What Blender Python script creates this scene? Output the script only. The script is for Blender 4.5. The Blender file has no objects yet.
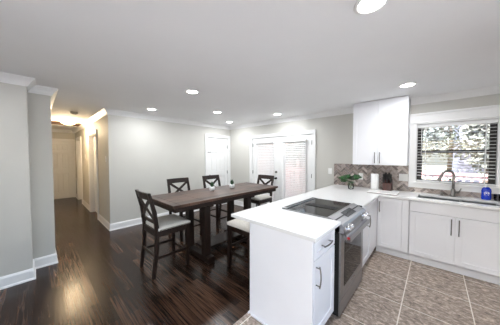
import bpy, bmesh, math, random
from mathutils import Vector, Matrix
random.seed(7)
sc = bpy.context.scene
COL = sc.collection
PI = math.pi

# ------------------------------------------------------------------ camera, world, sun, exposure
cam_d = bpy.data.cameras.new('camera')
cam = bpy.data.objects.new('camera', cam_d); COL.objects.link(cam)
cam_d.sensor_width = 36; cam_d.lens = 36 * 199.34 / 500; cam_d.clip_start = 0.02
cam.location = (0, 0, 1.5)
cam.rotation_euler = (math.radians(90 - 1.87), math.radians(0.03), math.radians(42.82))
sc.camera = cam

w = bpy.data.worlds.new('sky'); sc.world = w; w.use_nodes = True
wn = w.node_tree; wn.nodes.clear()
wo = wn.nodes.new('ShaderNodeOutputWorld'); wb = wn.nodes.new('ShaderNodeBackground')
sky = wn.nodes.new('ShaderNodeTexSky'); sky.sky_type = 'NISHITA'; sky.sun_disc = False
sky.sun_elevation = math.radians(48); sky.sun_rotation = math.radians(200); sky.dust_density = 3.0
wb.inputs['Strength'].default_value = 0.40
wn.links.new(sky.outputs[0], wb.inputs[0]); wn.links.new(wb.outputs[0], wo.inputs[0])

sun_d = bpy.data.lights.new('sun', 'SUN'); sun_d.energy = 9.0; sun_d.angle = 0.02
sun_d.color = (.93, .97, 1.0)
sun = bpy.data.objects.new('sun', sun_d); COL.objects.link(sun)
sun.rotation_euler = (math.radians(42), 0, math.radians(-20)); sun.location = (0, -4, 9)

sc.view_settings.view_transform = 'Standard'; sc.view_settings.look = 'None'
sc.view_settings.gamma = 1.0; sc.view_settings.use_curve_mapping = False
sc.view_settings.exposure = 1.38
DOWNLIGHT_W = 5.2
HALL_W = 17.0
WARM = (1.0, .76, .48)
COOL = (.94, .975, 1.0)
sc.cycles.use_denoising = True
sc.cycles.max_bounces = 10; sc.cycles.diffuse_bounces = 6; sc.cycles.transparent_max_bounces = 24
sc.cycles.sample_clamp_indirect = 6.0
sc.cycles.caustics_reflective = False; sc.cycles.caustics_refractive = False

H = 2.42           # ceiling
YB = 4.19          # window wall
XW = -4.75         # long wall
XA = -3.56; XB = -3.87; YA = -0.05; YH0 = 0.165; YH1 = 1.0; XE = -9.62
XR = 1.55; YS = -3.0

# ------------------------------------------------------------------ materials
def newmat(name):
    m = bpy.data.materials.new(name); m.use_nodes = True
    nt = m.node_tree; b = nt.nodes['Principled BSDF']
    return m, nt, b
def N(nt, t, **kw):
    n = nt.nodes.new(t)
    for k, v in kw.items(): setattr(n, k, v)
    return n
def pmat(name, col, rough=.5, metal=0., var=.06, scale=12., bump=0., stretch=None, col2=None, coat=0., spec=.5, bscale=None):
    """plain material with noise-driven colour variation and optional bump"""
    m, nt, b = newmat(name)
    tc = N(nt, 'ShaderNodeTexCoord'); mp = N(nt, 'ShaderNodeMapping')
    if stretch: mp.inputs['Scale'].default_value = stretch
    nt.links.new(tc.outputs['Object'], mp.inputs[0])
    no = N(nt, 'ShaderNodeTexNoise'); no.inputs['Scale'].default_value = scale; no.inputs['Detail'].default_value = 4
    nt.links.new(mp.outputs[0], no.inputs['Vector'])
    mx = N(nt, 'ShaderNodeMix', data_type='RGBA')
    c2 = col2 or tuple(max(0, c * (1 - var)) for c in col)
    c1 = col if col2 else tuple(min(1, c * (1 + var)) for c in col)
    mx.inputs[6].default_value = (*c1, 1); mx.inputs[7].default_value = (*c2, 1)
    rp = N(nt, 'ShaderNodeMapRange'); rp.inputs[1].default_value = .3; rp.inputs[2].default_value = .7
    nt.links.new(no.outputs['Fac'], rp.inputs[0]); nt.links.new(rp.outputs[0], mx.inputs[0])
    nt.links.new(mx.outputs[2], b.inputs['Base Color'])
    b.inputs['Roughness'].default_value = rough; b.inputs['Metallic'].default_value = metal
    b.inputs['Specular IOR Level'].default_value = spec
    b.inputs['Coat Weight'].default_value = coat; b.inputs['Coat Roughness'].default_value = .12
    if bump:
        bp = N(nt, 'ShaderNodeBump'); bp.inputs['Strength'].default_value = bump; bp.inputs['Distance'].default_value = .004
        if bscale:
            n2 = N(nt, 'ShaderNodeTexNoise'); n2.inputs['Scale'].default_value = bscale
            nt.links.new(mp.outputs[0], n2.inputs['Vector']); nt.links.new(n2.outputs['Fac'], bp.inputs['Height'])
        else: nt.links.new(no.outputs['Fac'], bp.inputs['Height'])
        nt.links.new(bp.outputs[0], b.inputs['Normal'])
    return m
def emat(name, col, s):
    m, nt, b = newmat(name)
    b.inputs['Base Color'].default_value = (*col, 1); b.inputs['Roughness'].default_value = .4
    b.inputs['Emission Color'].default_value = (*col, 1); b.inputs['Emission Strength'].default_value = s
    return m
def glassmat(name, tint=(1, 1, 1), gloss=1.0):
    m, nt, b = newmat(name)
    o = nt.nodes['Material Output']
    t = N(nt, 'ShaderNodeBsdfTransparent'); t.inputs[0].default_value = (*tint, 1)
    g = N(nt, 'ShaderNodeBsdfGlossy'); g.inputs['Roughness'].default_value = .02
    fr = N(nt, 'ShaderNodeFresnel'); fr.inputs[0].default_value = 1.45
    ml = N(nt, 'ShaderNodeMath', operation='MULTIPLY'); ml.inputs[1].default_value = gloss
    mx = N(nt, 'ShaderNodeMixShader')
    nt.links.new(fr.outputs[0], ml.inputs[0]); nt.links.new(ml.outputs[0], mx.inputs[0])
    nt.links.new(t.outputs[0], mx.inputs[1]); nt.links.new(g.outputs[0], mx.inputs[2])
    nt.links.new(mx.outputs[0], o.inputs[0])
    return m

M = {}
M['wall'] = pmat('wall_paint', (.56, .55, .515), .6, var=.015, scale=3, bump=.05, bscale=220)
M['ceiling'] = pmat('ceiling_paint', (.83, .83, .84), .8, var=.012, scale=2, bump=.06, bscale=160)
M['trim'] = pmat('trim_paint', (.82, .82, .82), .35, var=.01, scale=6)
M['hatch'] = pmat('hatch_board', (.16, .085, .05), .6, var=.2, scale=6, stretch=(1, 8, 1))
M['cab'] = pmat('cabinet_paint', (.86, .865, .90), .32, var=.01, scale=5)
M['quartz'] = pmat('white_quartz', (.82, .82, .82), .14, var=.02, scale=30)
M['steel'] = pmat('brushed_steel', (.36, .36, .37), .33, 1., var=.10, scale=60, stretch=(1, .05, 1))
M['nickel'] = pmat('satin_nickel', (.19, .18, .17), .36, 1., var=.05, scale=40)
M['faucet'] = pmat('brushed_faucet', (.27, .26, .25), .34, 1., var=.05, scale=40)
M['chrome'] = pmat('bright_chrome', (.75, .75, .77), .12, 1., var=.02, scale=40)
M['darkmetal'] = pmat('dark_metal', (.03, .03, .03), .35, .6, var=.1)
M['blackglass'] = pmat('black_glass', (.004, .004, .0045), .05, var=.05, spec=.16)
M['ovenglass'] = pmat('oven_glass', (.006, .006, .007), .05, var=.05, spec=.2)
M['black'] = pmat('black_plastic', (.012, .012, .012), .5, var=.1)
M['darkwood'] = pmat('espresso_wood', (.024, .012, .008), .36, scale=9, stretch=(6, 6, .6), col2=(.010, .0055, .004), spec=.35)
M['fabric'] = pmat('oatmeal_fabric', (.60, .57, .52), .9, var=.10, scale=90, bump=.25, bscale=400, spec=.2)
M['nail'] = pmat('nailhead_metal', (.16, .13, .10), .4, .7, var=.05)
M['white'] = pmat('white_plastic', (.85, .85, .84), .35, var=.01)
M['paper'] = pmat('paper_white', (.90, .90, .90), .85, var=.02, scale=60, bump=.2)
M['marble'] = pmat('board_white', (.88, .87, .86), .25, var=.03, scale=9)
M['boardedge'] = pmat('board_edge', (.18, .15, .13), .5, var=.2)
M['walnutblock'] = pmat('knife_block_wood', (.055, .016, .012), .35, var=.35, scale=10, stretch=(4, 4, .5))
M['leaf'] = pmat('leaf_green', (.016, .075, .018), .42, var=.5, scale=18)
M['leafdark'] = pmat('small_leaf', (.02, .07, .025), .45, var=.4, scale=60)
M['stem'] = pmat('stem_green', (.07, .14, .03), .5, var=.2)
M['soap'] = pmat('blue_soap', (.004, .035, .50), .18, var=.05, coat=.4)
M['pale'] = pmat('pale_cap', (.70, .74, .78), .35, var=.03)
M['red'] = pmat('red_enamel', (.55, .015, .02), .3, var=.05)
M['grout'] = pmat('grout', (.46, .42, .38), .9, var=.08, scale=40)
M['sink'] = pmat('sink_steel', (.42, .42, .43), .3, 1., var=.08, scale=30)
M['frame'] = pmat('dark_bronze', (.012, .009, .009), .45, var=.1)
M['slat'] = pmat('blind_white', (.82, .82, .82), .45, var=.01)
M['glass'] = glassmat('clear_glass')
M['vaseglass'] = glassmat('vase_glass', (.97, .99, .98), 1.2)
M['deck'] = pmat('red_deck', (.30, .15, .13), .7, var=.15, scale=5, stretch=(1, 12, 1))
M['rail'] = pmat('red_rail', (.50, .29, .28), .6, var=.12, scale=5)
M['brick_out'] = pmat('pale_brick', (.36, .25, .22), .8, var=.15, scale=14)
M['siding'] = pmat('grey_siding', (.20, .20, .25), .7, var=.05, scale=4)
M['roof'] = pmat('roof_shingle', (.14, .13, .13), .9, var=.2)
M['bounce_ground'] = pmat('bounce_concrete', (.62, .61, .59), .85, var=.06, scale=4)
M['grass'] = pmat('lawn', (.17, .16, .10), .9, var=.3, scale=2, bump=.3)
M['bark'] = pmat('bark', (.10, .075, .055), .9, var=.3, scale=20, bump=.5)
M['crown'] = pmat('tree_leaves', (.10, .11, .075), .6, var=.6, scale=3)
M['crown2'] = pmat('tree_leaves_pale', (.20, .21, .18), .6, var=.6, scale=3)
M['lens'] = emat('lit_lens', (1, .98, .95), 9.0)
M['dome'] = emat('lit_dome', (1, .80, .52), 7.0)
M['lcd'] = pmat('display_glass', (.02, .022, .026), .12, var=.2, spec=.25)
for i, c in enumerate([(.30, .245, .225), (.42, .36, .335), (.19, .16, .15), (.56, .49, .46), (.26, .225, .22)]):
    M['bs%d' % i] = pmat('mosaic_stone_%d' % i, c, .3, var=.22, scale=30, coat=.2)

def wood_floor():
    m, nt, b = newmat('hardwood_planks')
    tc = N(nt, 'ShaderNodeTexCoord')
    def brick(c1, c2, mortar):
        br = N(nt, 'ShaderNodeTexBrick'); br.offset = .37; br.offset_frequency = 2; br.squash = 1
        br.inputs['Scale'].default_value = 1; br.inputs['Brick Width'].default_value = 1.05; br.inputs['Row Height'].default_value = .083
        br.inputs['Mortar Size'].default_value = .0016; br.inputs['Mortar Smooth'].default_value = .2; br.inputs['Bias'].default_value = 0
        br.inputs['Color1'].default_value = (*c1, 1); br.inputs['Color2'].default_value = (*c2, 1); br.inputs['Mortar'].default_value = (*mortar, 1)
        nt.links.new(tc.outputs['Object'], br.inputs['Vector']); return br
    br = brick((.070, .037, .023), (.019, .0095, .0065), (.002, .0015, .001))
    mp = N(nt, 'ShaderNodeMapping'); mp.inputs['Scale'].default_value = (1.0, 36, 1); nt.links.new(tc.outputs['Object'], mp.inputs[0])
    no = N(nt, 'ShaderNodeTexNoise'); no.inputs['Scale'].default_value = 2.2; no.inputs['Detail'].default_value = 8; no.inputs['Distortion'].default_value = .8
    nt.links.new(mp.outputs[0], no.inputs['Vector'])
    cr = N(nt, 'ShaderNodeValToRGB'); cr.color_ramp.elements[0].position = .38; cr.color_ramp.elements[0].color = (.30, .30, .30, 1)
    cr.color_ramp.elements[1].position = .62; cr.color_ramp.elements[1].color = (1.6, 1.55, 1.5, 1)
    nt.links.new(no.outputs['Fac'], cr.inputs[0])
    mx = N(nt, 'ShaderNodeMix', data_type='RGBA', blend_type='MULTIPLY'); mx.inputs[0].default_value = 1
    nt.links.new(br.outputs['Color'], mx.inputs[6]); nt.links.new(cr.outputs[0], mx.inputs[7])
    nt.links.new(mx.outputs[2], b.inputs['Base Color'])
    rr = N(nt, 'ShaderNodeMapRange'); rr.inputs[3].default_value = .15; rr.inputs[4].default_value = .30; b.inputs['Specular IOR Level'].default_value = .28
    nt.links.new(no.outputs['Fac'], rr.inputs[0]); nt.links.new(rr.outputs[0], b.inputs['Roughness'])
    bp = N(nt, 'ShaderNodeBump'); bp.inputs['Strength'].default_value = .12; bp.inputs['Distance'].default_value = .003
    ad = N(nt, 'ShaderNodeMath', operation='SUBTRACT'); nt.links.new(no.outputs['Fac'], ad.inputs[0]); nt.links.new(br.outputs['Fac'], ad.inputs[1])
    nt.links.new(ad.outputs[0], bp.inputs['Height']); nt.links.new(bp.outputs[0], b.inputs['Normal'])
    return m
M['woodfloor'] = wood_floor()

def tile_floor():
    m, nt, b = newmat('slate_tiles')
    tc = N(nt, 'ShaderNodeTexCoord'); mp = N(nt, 'ShaderNodeMapping')
    mp.inputs['Location'].default_value = (.215 + .51 * 8, -2.48 + .52 * 12, 0)
    nt.links.new(tc.outputs['Object'], mp.inputs[0])
    br = N(nt, 'ShaderNodeTexBrick'); br.offset = 0; br.squash = 1
    br.inputs['Scale'].default_value = 1; br.inputs['Brick Width'].default_value = .51; br.inputs['Row Height'].default_value = .52
    br.inputs['Mortar Size'].default_value = .0045; br.inputs['Mortar Smooth'].default_value = .1
    br.inputs['Color1'].default_value = (.0, .0, .0, 1); br.inputs['Color2'].default_value = (1, 1, 1, 1)
    nt.links.new(mp.outputs[0], br.inputs['Vector'])
    mp2 = N(nt, 'ShaderNodeMapping'); mp2.inputs['Scale'].default_value = (2.2, 3.6, 1); mp2.inputs['Rotation'].default_value = (0, 0, .5)
    nt.links.new(tc.outputs['Object'], mp2.inputs[0])
    no = N(nt, 'ShaderNodeTexNoise'); no.inputs['Scale'].default_value = 8.5; no.inputs['Detail'].default_value = 10; no.inputs['Roughness'].default_value = .74; no.inputs['Distortion'].default_value = .6
    nt.links.new(mp2.outputs[0], no.inputs['Vector'])
    cr = N(nt, 'ShaderNodeValToRGB'); e = cr.color_ramp.elements
    e[0].position = .33; e[0].color = (.10, .072, .055, 1); e[1].position = .66; e[1].color = (.72, .60, .51, 1)
    k = e.new(.5); k.color = (.34, .268, .218, 1)
    nt.links.new(no.outputs['Fac'], cr.inputs[0])
    mx = N(nt, 'ShaderNodeMix', data_type='RGBA'); nt.links.new(br.outputs['Fac'], mx.inputs[0])
    nt.links.new(cr.outputs[0], mx.inputs[6]); mx.inputs[7].default_value = (.80, .75, .68, 1)
    nt.links.new(mx.outputs[2], b.inputs['Base Color']); b.inputs['Roughness'].default_value = .38
    bp = N(nt, 'ShaderNodeBump'); bp.inputs['Strength'].default_value = .3; bp.inputs['Distance'].default_value = .004
    nt.links.new(no.outputs['Fac'], bp.inputs['Height']); nt.links.new(bp.outputs[0], b.inputs['Normal'])
    return m
M['tilefloor'] = tile_floor()

def tabletop_mat():
    m, nt, b = newmat('plank_table_top')
    tc = N(nt, 'ShaderNodeTexCoord')
    mp = N(nt, 'ShaderNodeMapping'); mp.inputs['Scale'].default_value = (30, 3, 3); nt.links.new(tc.outputs['Object'], mp.inputs[0])
    no = N(nt, 'ShaderNodeTexNoise'); no.inputs['Scale'].default_value = 1.6; no.inputs['Detail'].default_value = 8; nt.links.new(mp.outputs[0], no.inputs['Vector'])
    br = N(nt, 'ShaderNodeTexBrick'); br.offset = .5
    br.inputs['Scale'].default_value = 1; br.inputs['Brick Width'].default_value = .42; br.inputs['Row Height'].default_value = .13
    br.inputs['Mortar Size'].default_value = .0025
    br.inputs['Color1'].default_value = (.105, .060, .044, 1); br.inputs['Color2'].default_value = (.036, .020, .015, 1); br.inputs['Mortar'].default_value = (.02, .012, .01, 1)
    mr = N(nt, 'ShaderNodeMapping'); mr.inputs['Rotation'].default_value = (0, 0, PI / 2); nt.links.new(tc.outputs['Object'], mr.inputs[0]); nt.links.new(mr.outputs[0], br.inputs['Vector'])
    cr = N(nt, 'ShaderNodeValToRGB'); cr.color_ramp.elements[0].position = .3; cr.color_ramp.elements[0].color = (.5, .5, .5, 1)
    cr.color_ramp.elements[1].position = .7; cr.color_ramp.elements[1].color = (1.5, 1.45, 1.4, 1); nt.links.new(no.outputs['Fac'], cr.inputs[0])
    mx = N(nt, 'ShaderNodeMix', data_type='RGBA', blend_type='MULTIPLY'); mx.inputs[0].default_value = 1
    nt.links.new(br.outputs[0], mx.inputs[6]); nt.links.new(cr.outputs[0], mx.inputs[7]); nt.links.new(mx.outputs[2], b.inputs['Base Color'])
    b.inputs['Roughness'].default_value = .36; b.inputs['Specular IOR Level'].default_value = .3
    return m
M['tabletop'] = tabletop_mat()

# ------------------------------------------------------------------ mesh helpers
class MB:
    def __init__(self): self.bm = bmesh.new(); self.xf = Matrix.Identity(4)
    def _merge(self, b, mi=0, smooth=False):
        for f in b.faces:
            f.material_index = mi; f.smooth = smooth
        me = bpy.data.meshes.new('tmp'); b.to_mesh(me); b.free()
        me.transform(self.xf); self.bm.from_mesh(me); bpy.data.meshes.remove(me)
        return self
    def box(self, x0, x1, y0, y1, z0, z1, bev=0., mi=0, seg=2):
        x0, x1 = sorted((x0, x1)); y0, y1 = sorted((y0, y1)); z0, z1 = sorted((z0, z1))
        b = bmesh.new(); bmesh.ops.create_cube(b, size=1)
        for v in b.verts: v.co = Vector(((x0 + x1) / 2 + v.co.x * (x1 - x0), (y0 + y1) / 2 + v.co.y * (y1 - y0), (z0 + z1) / 2 + v.co.z * (z1 - z0)))
        if bev: bmesh.ops.bevel(b, geom=list(b.edges), offset=min(bev, .49 * min(x1 - x0, y1 - y0, z1 - z0)), segments=seg, profile=.5, affect='EDGES')
        return self._merge(b, mi, smooth=False)
    def bar(self, p, q, wx, wy, bev=0., up=(0, 0, 1), mi=0, wx2=None, wy2=None):
        """square bar from p to q, wx across, wy along 'up'"""
        p, q = Vector(p), Vector(q); d = (q - p); L = d.length; d.normalize()
        u = Vector(up)
        if abs(u.dot(d)) > .98: u = Vector((0, 1, 0))
        s = d.cross(u).normalized(); u = s.cross(d).normalized()
        wx2 = wx2 or wx; wy2 = wy2 or wy
        b = bmesh.new(); bmesh.ops.create_cube(b, size=1)
        for v in b.verts:
            t = v.co.z + .5; a = wx + (wx2 - wx) * t; c = wy + (wy2 - wy) * t
            v.co = p + d * (t * L) + s * (v.co.x * a) + u * (v.co.y * c)
        if bev: bmesh.ops.bevel(b, geom=list(b.edges), offset=bev, segments=2, profile=.5, affect='EDGES')
        bmesh.ops.recalc_face_normals(b, faces=b.faces)
        return self._merge(b, mi)
    def cyl(self, p, q, r, r2=None, n=20, mi=0, cap=True):
        p, q = Vector(p), Vector(q); d = q - p
        b = bmesh.new(); bmesh.ops.create_cone(b, cap_ends=cap, segments=n, radius1=r, radius2=r if r2 is None else r2, depth=d.length)
        mat = Matrix.Translation((p + q) / 2) @ d.to_track_quat('Z', 'Y').to_matrix().to_4x4()
        bmesh.ops.transform(b, matrix=mat, verts=b.verts)
        for f in b.faces: f.smooth = len(f.verts) == 4
        for f in b.faces: f.material_index = mi
        me = bpy.data.meshes.new('tmp'); b.to_mesh(me); b.free(); me.transform(self.xf); self.bm.from_mesh(me); bpy.data.meshes.remove(me)
        return self
    def tube(self, pts, r, n=10, mi=0):
        pts = [Vector(p) for p in pts]; rs = r if isinstance(r, (list, tuple)) else [r] * len(pts)
        b = bmesh.new(); rings = []; prev = None
        for i, p in enumerate(pts):
            d = (pts[min(i + 1, len(pts) - 1)] - pts[max(i - 1, 0)]).normalized()
            if prev is None:
                a = Vector((0, 0, 1)) if abs(d.z) < .9 else Vector((1, 0, 0)); s = d.cross(a).normalized()
            else: s = (prev - d * prev.dot(d)).normalized()
            prev = s; u = d.cross(s)
            rings.append([b.verts.new(p + (s * math.cos(2 * PI * k / n) + u * math.sin(2 * PI * k / n)) * rs[i]) for k in range(n)])
        for a, c in zip(rings, rings[1:]):
            for k in range(n): b.faces.new((a[k], a[(k + 1) % n], c[(k + 1) % n], c[k]))
        b.faces.new(rings[0][::-1]); b.faces.new(rings[-1])
        bmesh.ops.recalc_face_normals(b, faces=b.faces)
        return self._merge(b, mi, True)
    def lathe(self, prof, c=(0, 0, 0), n=28, mi=0, sx=1., sy=1.):
        b = bmesh.new(); rings = []
        for r, z in prof:
            if r < 1e-5: rings.append([b.verts.new((c[0], c[1], c[2] + z))])
            else: rings.append([b.verts.new((c[0] + sx * r * math.cos(2 * PI * k / n), c[1] + sy * r * math.sin(2 * PI * k / n), c[2] + z)) for k in range(n)])
        for a, d in zip(rings, rings[1:]):
            for k in range(n):
                k2 = (k + 1) % n
                if len(a) == 1 and len(d) == 1: continue
                if len(a) == 1: b.faces.new((a[0], d[k2], d[k]))
                elif len(d) == 1: b.faces.new((a[k], a[k2], d[0]))
                else: b.faces.new((a[k], a[k2], d[k2], d[k]))
        bmesh.ops.recalc_face_normals(b, faces=b.faces)
        return self._merge(b, mi, True)
    def poly(self, pts, mi=0):
        vs = [self.bm.verts.new(self.xf @ Vector(p)) for p in pts]
        f = self.bm.faces.new(vs); f.material_index = mi; return self
    def prism(self, pts, d, mi=0, bev=0.):
        """polygon pts extruded by vector d"""
        b = bmesh.new(); vs = [b.verts.new(p) for p in pts]; f = b.faces.new(vs)
        r = bmesh.ops.extrude_face_region(b, geom=[f])
        bmesh.ops.translate(b, vec=Vector(d), verts=[e for e in r['geom'] if isinstance(e, bmesh.types.BMVert)])
        bmesh.ops.recalc_face_normals(b, faces=b.faces)
        if bev: bmesh.ops.bevel(b, geom=list(b.edges), offset=bev, segments=2, profile=.5, affect='EDGES')
        return self._merge(b, mi)
    def sweep(self, path, prof, closed=False, mi=0):
        """profile (d to the right of travel, z) swept along a 2D polyline with mitred corners"""
        n = len(path); b = bmesh.new(); rows = []
        for i in range(n):
            p = Vector(path[i])
            def dirn(a, c): return (Vector(path[c]) - Vector(path[a])).normalized()
            d0 = dirn(i - 1, i) if i > 0 or closed else None
            d1 = dirn(i, (i + 1) % n) if i < n - 1 or closed else None
            d0 = d0 or d1; d1 = d1 or d0
            n0 = Vector((d0.y, -d0.x)); n1 = Vector((d1.y, -d1.x)); m = (n0 + n1); m = m / max(.2, (1 + n0.dot(n1)))
            rows.append([b.verts.new((p.x + m.x * d, p.y + m.y * d, z)) for d, z in prof])
        for a, c in zip(rows, rows[1:] + ([rows[0]] if closed else [])):
            for k in range(len(prof) - 1): b.faces.new((a[k], a[k + 1], c[k + 1], c[k]))
            b.faces.new((a[-1], a[0], c[0], c[-1]))
        if not closed:
            b.faces.new(rows[0]); b.faces.new(rows[-1][::-1])
        bmesh.ops.recalc_face_normals(b, faces=b.faces)
        return self._merge(b, mi)
    def build(self, name, mat, parent=None, world=False):
        me = bpy.data.meshes.new(name); self.bm.to_mesh(me); self.bm.free()
        mats = mat if isinstance(mat, (list, tuple)) else [mat]
        for k in mats: me.materials.append(k)
        o = bpy.data.objects.new(name, me); COL.objects.link(o)
        if parent is not None:
            o.parent = parent
            off = Vector((0, 0, 0)); q = parent
            while q is not None: off += q.location; q = q.parent
            me.transform(Matrix.Translation(-off))
        return o

def tag(o, label=None, cat=None, group=None, kind=None):
    if label: o['label'] = label
    if cat: o['category'] = cat
    if group: o['group'] = group
    if kind: o['kind'] = kind
    return o
def thing(name, label, cat, loc=(0, 0, 0), group=None, kind=None):
    o = bpy.data.objects.new(name, None); COL.objects.link(o); o.location = loc; o.empty_display_size = .1
    return tag(o, label, cat, group, kind)
def recentre(o, loc):
    """move a single-mesh thing's origin to its base"""
    o.data.transform(Matrix.Translation(-Vector(loc))); o.location = loc; return o
def dup(o, parent=None):
    c = o.copy(); COL.objects.link(c)
    if parent is not None: c.parent = parent
    for ch in list(o.children): dup(ch, c)
    return c
def struct(name, mb, mat, label=None, cat=None):
    o = mb.build(name, mat); o['kind'] = 'structure'
    return tag(o, label, cat)
def frame_mat(o, u, n):
    """local axes: X = u (along face), Y = -n (into the wall), Z up"""
    u = Vector(u); n = Vector(n); z = Vector((0, 0, 1))
    return Matrix(((u.x, -n.x, z.x, o[0]), (u.y, -n.y, z.y, o[1]), (u.z, -n.z, z.z, o[2]), (0, 0, 0, 1)))

# ------------------------------------------------------------------ room shell
T = .12
m = MB(); m.box(XE - .3, -1.285, YS - .2, YB + .02, -.1, 0)
struct('floor', m, M['woodfloor'], 'dark brown hardwood floor planks', 'floor')
m = MB(); m.box(-1.285, XR + .2, YS - .2, YB + .02, -.1, 0)
struct('floor_kitchen', m, M['tilefloor'], 'taupe stone look tile floor with pale grout', 'floor')
m = MB(); m.box(XE - .3, XR + .2, YS - .2, YB + T, H, H + .12)
struct('ceiling', m, M['ceiling'], 'smooth white ceiling', 'ceiling')

# window wall / french door wall, one mesh with two openings
FD0, FD1, FDZ = -3.80, -1.99, 2.0
W0, W1, WZ0, WZ1 = -.225, .625, 1.09, 2.005
m = MB()
for a in [(XW - T, FD0, 0, H), (FD0, FD1, FDZ, H), (FD1, W0, 0, H), (W0, W1, 0, WZ0), (W0, W1, WZ1, H), (W1, XR + T, 0, H)]:
    m.box(a[0], a[1], YB, YB + T, a[2], a[3])
struct('wall_back', m, M['wall'], 'greige wall holding the french doors and kitchen window', 'wall')
CD0, CD1, CDZ = 3.335, 4.11, 2.045
m = MB()
m.box(XW - T, XW, YH1, CD0, 0, H).box(XW - T, XW, CD0, CD1, CDZ, H).box(XW - T, XW, CD1, YB, 0, H)
struct('wall_left', m, M['wall'], 'long greige dining wall with a white closet door', 'wall')
m = MB(); m.box(XB - T, XA, YS, YA, 0, H); m.box(XB - T, XB, YA, YH0, 0, H)
struct('wall_entry', m, M['wall'], 'stepped greige wall end beside the hallway opening', 'wall')
m = MB(); m.box(XE, XB - T, YH0 - T, YH0, 0, H)
struct('wall_hall_left', m, M['wall'], 'hidden left wall of the hallway', 'wall')
HA0, HA1, HB0, HB1, HDZ = -6.72, -5.86, -8.98, -8.16, 2.04
m = MB()
for a in [(XE, HB0, 0, H), (HB0, HB1, HDZ, H), (HB1, HA0, 0, H), (HA0, HA1, HDZ, H), (HA1, XW - T, 0, H)]:
    m.box(a[0], a[1], YH1, YH1 + T, a[2], a[3])
struct('wall_hall_right', m, M['wall'], 'greige hallway wall with two doorways', 'wall')
ED0, ED1, EDZ = .225, .94, 2.04
m = MB(); m.box(XE - T, XE, YH0 - T, ED0, 0, H).box(XE - T, XE, ED0, ED1, EDZ, H).box(XE - T, XE, ED1, YH1 + T, 0, H)
struct('wall_hall_end', m, M['wall'], 'end wall of the hallway around the panelled door', 'wall')
m = MB()
for a in [(YS, -2.2, 0, H), (-2.2, 1.9, 0, .12), (-2.2, 1.9, 2.2, H), (1.9, YB, 0, H)]: m.box(XR, XR + T, a[0], a[1], a[2], a[3])  # opening cut for the added side window
struct('wall_right', m, M['wall'], 'kitchen wall outside the picture on the right', 'wall')
# wall behind the camera, with a wide opening added to let daylight in
m = MB()
for a in [(XB - T, -1.3, 0, H), (-1.3, 1.45, 0, .12), (-1.3, 1.45, 2.2, H), (1.45, XR + T, 0, H)]:
    m.box(a[0], a[1], YS - T, YS, a[2], a[3])
struct('wall_front', m, M['wall'], 'wall behind the camera with an opening for an added window', 'wall')

# crown moulding and baseboards
CR = [(0, H - .098), (.012, H - .098), (.016, H - .086), (.022, H - .08), (.038, H - .05), (.058, H - .026), (.066, H - .02), (.072, H - .012), (.078, H - .0005), (0, H - .0005)]
m = MB()
m.sweep([(XA, YS), (XA, YA), (XB, YA), (XB, YH0), (XE, YH0), (XE, YH1), (XW, YH1), (XW, YB), (-1.078, YB)], CR)
struct('trim_1', m, M['trim'], 'white crown moulding round the dining room and hallway', 'trim')
m = MB(); m.sweep([(-.302, YB), (XR, YB), (XR, YS), (XA, YS)], CR)
struct('trim_2', m, M['trim'], 'white crown moulding above the kitchen window', 'trim')
BB = [(0, 0), (.024, 0), (.024, .012), (.019, .020), (.014, .024), (.014, .112), (.011, .122), (.005, .136), (0, .139)]
def base(side, path):
    m = MB(); m.sweep(path, BB); struct('baseboard_' + side, m, M['trim'], 'white baseboard along the %s wall' % side.replace('_', ' '), 'baseboard')
base('entry', [(XA, YS), (XA, YA), (XB, YA), (XB, YH0), (XB - T - 1, YH0)])
base('hall_left', [(XB - T - 1, YH0), (XE, YH0)])
CW = .072
base('hall_end', [(HB0 - CW, YH1), (XE, YH1)][::-1])
base('hall_middle', [(HB1 + CW, YH1), (HA0 - CW, YH1)])
base('dining', [(HA1 + CW, YH1), (XW, YH1), (XW, CD0 - CW)])
base('french', [(XW, YB), (FD0 - CW, YB)])
base('switch', [(FD1 + CW, YB), (-1.27, YB)])

def casing(name, mtx, a0, a1, ztop, cw=CW, th=.022, label=None, depth=T, stop=.049):
    """door casing and jambs: opening a0..a1 along local X, wall face at local Y=0"""
    m = MB(); m.xf = mtx
    m.box(a0 - cw, a0 + .005, -th, 0, 0, ztop + cw, .004); m.box(a1 - .005, a1 + cw, -th, 0, 0, ztop + cw, .004)
    m.box(a0 - cw, a1 + cw, -th - .002, 0, ztop - .005, ztop + cw, .004)
    m.box(a0 - cw - .006, a0 - cw + .010, -th - .009, 0, 0, ztop + cw, .003); m.box(a1 + cw - .010, a1 + cw + .006, -th - .009, 0, 0, ztop + cw, .003)
    m.box(a0 - cw - .006, a1 + cw + .006, -th - .010, 0, ztop + cw - .010, ztop + cw + .008, .003)
    m.box(a0, a0 + .014, 0, depth, 0, ztop, .002); m.box(a1 - .014, a1, 0, depth, 0, ztop, .002); m.box(a0, a1, 0, depth, ztop - .014, ztop, .002)
    m.box(a0 + .013, a0 + .032, stop, stop + .012, 0, ztop).box(a1 - .032, a1 - .013, stop, stop + .012, 0, ztop).box(a0 + .013, a1 - .013, stop, stop + .012, ztop - .03, ztop - .013)
    struct(name, m, M['trim'], label, 'door casing')

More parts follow.
